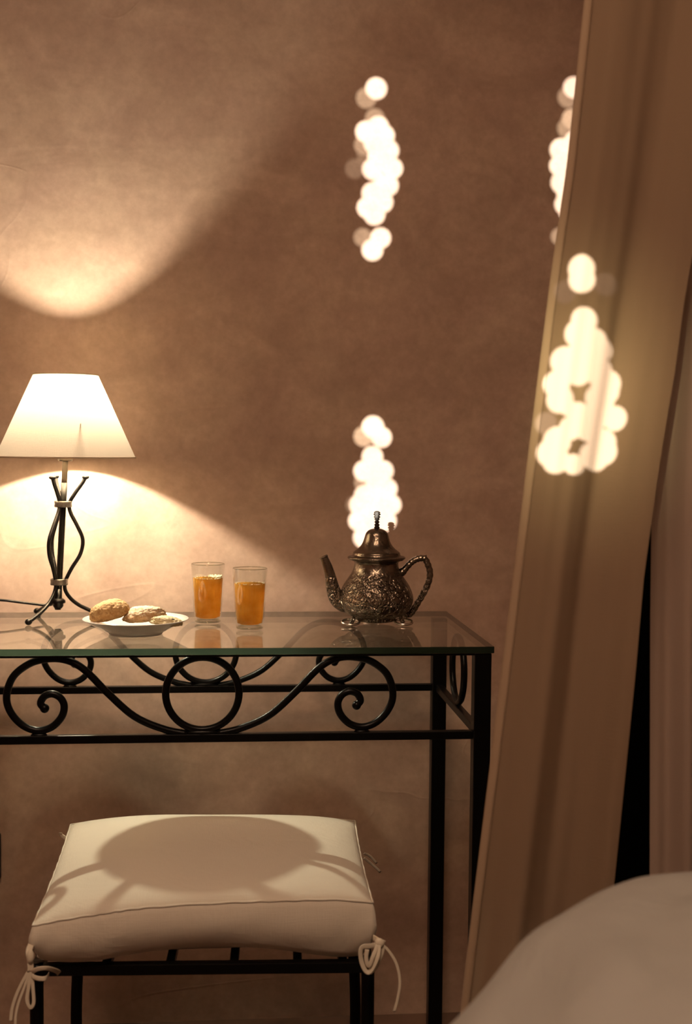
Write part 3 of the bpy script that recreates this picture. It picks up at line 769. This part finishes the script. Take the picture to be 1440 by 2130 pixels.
# ---------------------------------------------------------------- pierced lantern behind the camera, throwing the light spots
A_ = [(783, 184, 22, 1), (762, 204, 21, .45), (780, 246, 20, .3), (787, 264, 22, 1), (762, 274, 22, 1), (799, 282, 22, 1), (757, 302, 20, .4), (779, 298, 22, 1), (808, 313, 22, 1), (787, 325, 22, 1), (760, 322, 18, .14), (738, 351, 20, .12),
      (776, 352, 22, 1), (817, 350, 21, 1), (798, 338, 22, 1), (806, 385, 23, 1), (775, 402, 22, 1), (790, 395, 22, 1), (796, 420, 22, 1), (765, 432, 22, 1), (779, 446, 22, 1), (755, 494, 19, .3), (792, 495, 21, 1), (775, 520, 22, 1)]
B_ = [(776, 888, 23, 1), (757, 908, 21, .9), (794, 910, 21, 1), (775, 950, 22, 1), (758, 980, 22, 1), (797, 980, 22, 1), (778, 971, 22, 1), (756, 1004, 19, .3), (759, 1031, 22, 1), (805, 1017, 22, 1), (782, 1015, 23, 1), (737, 1050, 19, .14),
      (749, 1050, 22, 1), (814, 1050, 21, 1), (776, 1050, 23, 1), (768, 1035, 22, 1), (747, 1083, 22, 1), (803, 1083, 22, 1), (776, 1080, 24, 1), (757, 1118, 22, 1), (768, 1105, 22, 1)]
C_ = [(1182, 202, 22, .45), (1194, 182, 22, 1), (1180, 267, 21, .4), (1190, 247, 21, .7), (1168, 312, 24, 1), (1164, 345, 21, 1), (1170, 380, 24, 1), (1182, 405, 24, 1), (1176, 425, 22, 1), (1164, 492, 18, .35),
      (1197, 295, 23, 1), (1200, 335, 24, 1), (1202, 375, 24, 1), (1185, 440, 22, 1), (1200, 470, 21, 1), (1195, 505, 20, .8)]
D_ = [(1211, 561, 29, 1), (1212, 583, 29, 1), (1261, 593, 24, .16), (1178, 607, 25, .12), (1217, 669, 28, 1), (1204, 697, 29, 1), (1236, 712, 29, 1), (1244, 727, 29, 1), (1174, 752, 30, 1), (1212, 744, 34, 1), (1261, 795, 30, 1), (1258, 810, 30, 1),
      (1160, 800, 30, 1), (1166, 832, 30, 1), (1240, 768, 32, 1), (1205, 775, 30, 1), (1248, 830, 30, 1), (1278, 868, 27, 1), (1236, 866, 28, 1), (1206, 864, 26, 1), (1137, 881, 24, .25), (1160, 920, 31, 1), (1146, 943, 30, 1), (1158, 958, 30, 1),
      (1252, 918, 30, 1), (1254, 936, 30, 1), (1236, 948, 30, 1), (1195, 968, 22, 1), (1190, 893, 25, 1), (1222, 895, 24, 1), (1184, 850, 18, 1)]
targets = [(at(x, y, WALL), r*WALL/FPX, k) for x, y, r, k in A_+B_+C_]+[(at(x, y, CY), r*CY/FPX, k) for x, y, r, k in D_]
SD_ = .22   # bulb to pierced sheet
axis_c = sum((t[0] for t in targets), Vector())/len(targets)
PW = .11
holes = []
for P_, r, k in targets:
    d = P_-LANT; s = SD_/d.y
    q = LANT+d*s
    holes.append((q.x-LANT.x, q.z-LANT.z, r*s, k))
lan = thing('pierced_lantern', 'pierced brass box lantern on a chain throwing round light spots on the wall', 'lantern', (LANT.x, LANT.y, LANT.z))
V2, Fc = [], []
x0, x1, z0, z1 = -.13, .13, -.17, .17
V2 += [Vector((x0, z0)), Vector((x1, z0)), Vector((x1, z1)), Vector((x0, z1))]; Fc.append([0, 1, 2, 3])
for hx, hz, r, k in holes:
    n0 = len(V2)
    for q in range(28): V2.append(Vector((hx+r*math.cos(2*PI*q/28), hz+r*math.sin(2*PI*q/28))))
    Fc.append(list(range(n0, n0+28)))
vo, eo, fo_, ov_, oe_, of_ = delaunay_2d_cdt(V2, [], Fc, 0, 1e-7)
b = BM(); vs = [b.verts.new((v.x, SD_, v.y)) for v in vo]
lev = {}
for f, src in zip(fo_, of_):
    hs = [s-1 for s in src if s > 0]
    if hs:
        t = 1-math.prod(1-holes[h][3] for h in hs)
        if t > .95: continue
        key = 1 if t < .22 else (2 if t < .55 else 3)
    else: key = 0
    try: fa = b.faces.new([vs[i] for i in f]); fa.material_index = key
    except ValueError: pass
bmesh.ops.delete(b, geom=[v for v in b.verts if not v.link_faces], context='VERTS')
def spot_filter(name, t):  # made-up filters closing some holes, added to dim their light spots
    m, N, L, P = nm(name); N.remove(P); T = N.new('ShaderNodeBsdfTransparent'); T.inputs[0].default_value = (t, t*.93, t*.8, 1)
    L.new(T.outputs[0], N['Material Output'].inputs['Surface']); return m
# made-up see-through gradient in the brass, added to cast a warm halo on the curtain
dh = holes[-len(D_):]; hcx = sum(h[0] for h in dh)/len(dh); hcz = sum(h[1] for h in dh)/len(dh); hry = max(abs(h[1]-hcz) for h in dh)
M_halo, N, L, P = nm('halo_brass'); P.inputs['Base Color'].default_value = (.45, .30, .12, 1); P.inputs['Metallic'].default_value = 1; P.inputs['Roughness'].default_value = .35
tc = N.new('ShaderNodeTexCoord'); mp = N.new('ShaderNodeMapping'); mp.vector_type = 'TEXTURE'
mp.inputs['Location'].default_value = (hcx, 0, hcz); mp.inputs['Scale'].default_value = (hry*1.35, 100, hry*1.8); L.new(tc.outputs['Object'], mp.inputs['Vector'])
gr = N.new('ShaderNodeTexGradient'); gr.gradient_type = 'QUADRATIC_SPHERE'; L.new(mp.outputs['Vector'], gr.inputs['Vector'])
TT = N.new('ShaderNodeBsdfTransparent'); cr = N.new('ShaderNodeValToRGB'); cr.color_ramp.elements[0].color = (0, 0, 0, 1); cr.color_ramp.elements[1].color = (.22, .20, .12, 1)
L.new(gr.outputs['Fac'], cr.inputs['Fac']); L.new(cr.outputs[0], TT.inputs[0])
AD = N.new('ShaderNodeAddShader'); L.new(TT.outputs[0], AD.inputs[0]); L.new(P.outputs[0], AD.inputs[1]); L.new(AD.outputs[0], N['Material Output'].inputs['Surface'])
obj('pierced_panel', b, [M_halo, spot_filter('spot_filter_dim', .09), spot_filter('spot_filter_mid', .24), spot_filter('spot_filter_pale', .45)], lan, False)
b = BM(); t_ = .004
box(b, x0-t_, x0, -.13, SD_+.002, z0, z1); box(b, x1, x1+t_, -.13, SD_+.002, z0, z1); box(b, x0, x1, -.134, -.13, z0, z1)
box(b, x0-t_, x1+t_, -.134, SD_+.002, z0-t_, z0); box(b, x0-t_, x1+t_, -.134, SD_+.002, z1, z1+t_)
obj('housing', b, M_brass, lan, False)
b = BM(); tube(b, [Vector((0, .04, z1+t_)), Vector((0, .04, H-LANT.z-.001))], .003, 8); obj('chain', b, M_iron, lan)
ll = bpy.data.lights.new('lantern_light', 'POINT'); ll.energy = 1500; ll.color = (1, .97, .88); ll.shadow_soft_size = .0004
lo_ = bpy.data.objects.new('lantern_light', ll); COL.objects.link(lo_); lo_.parent = lan
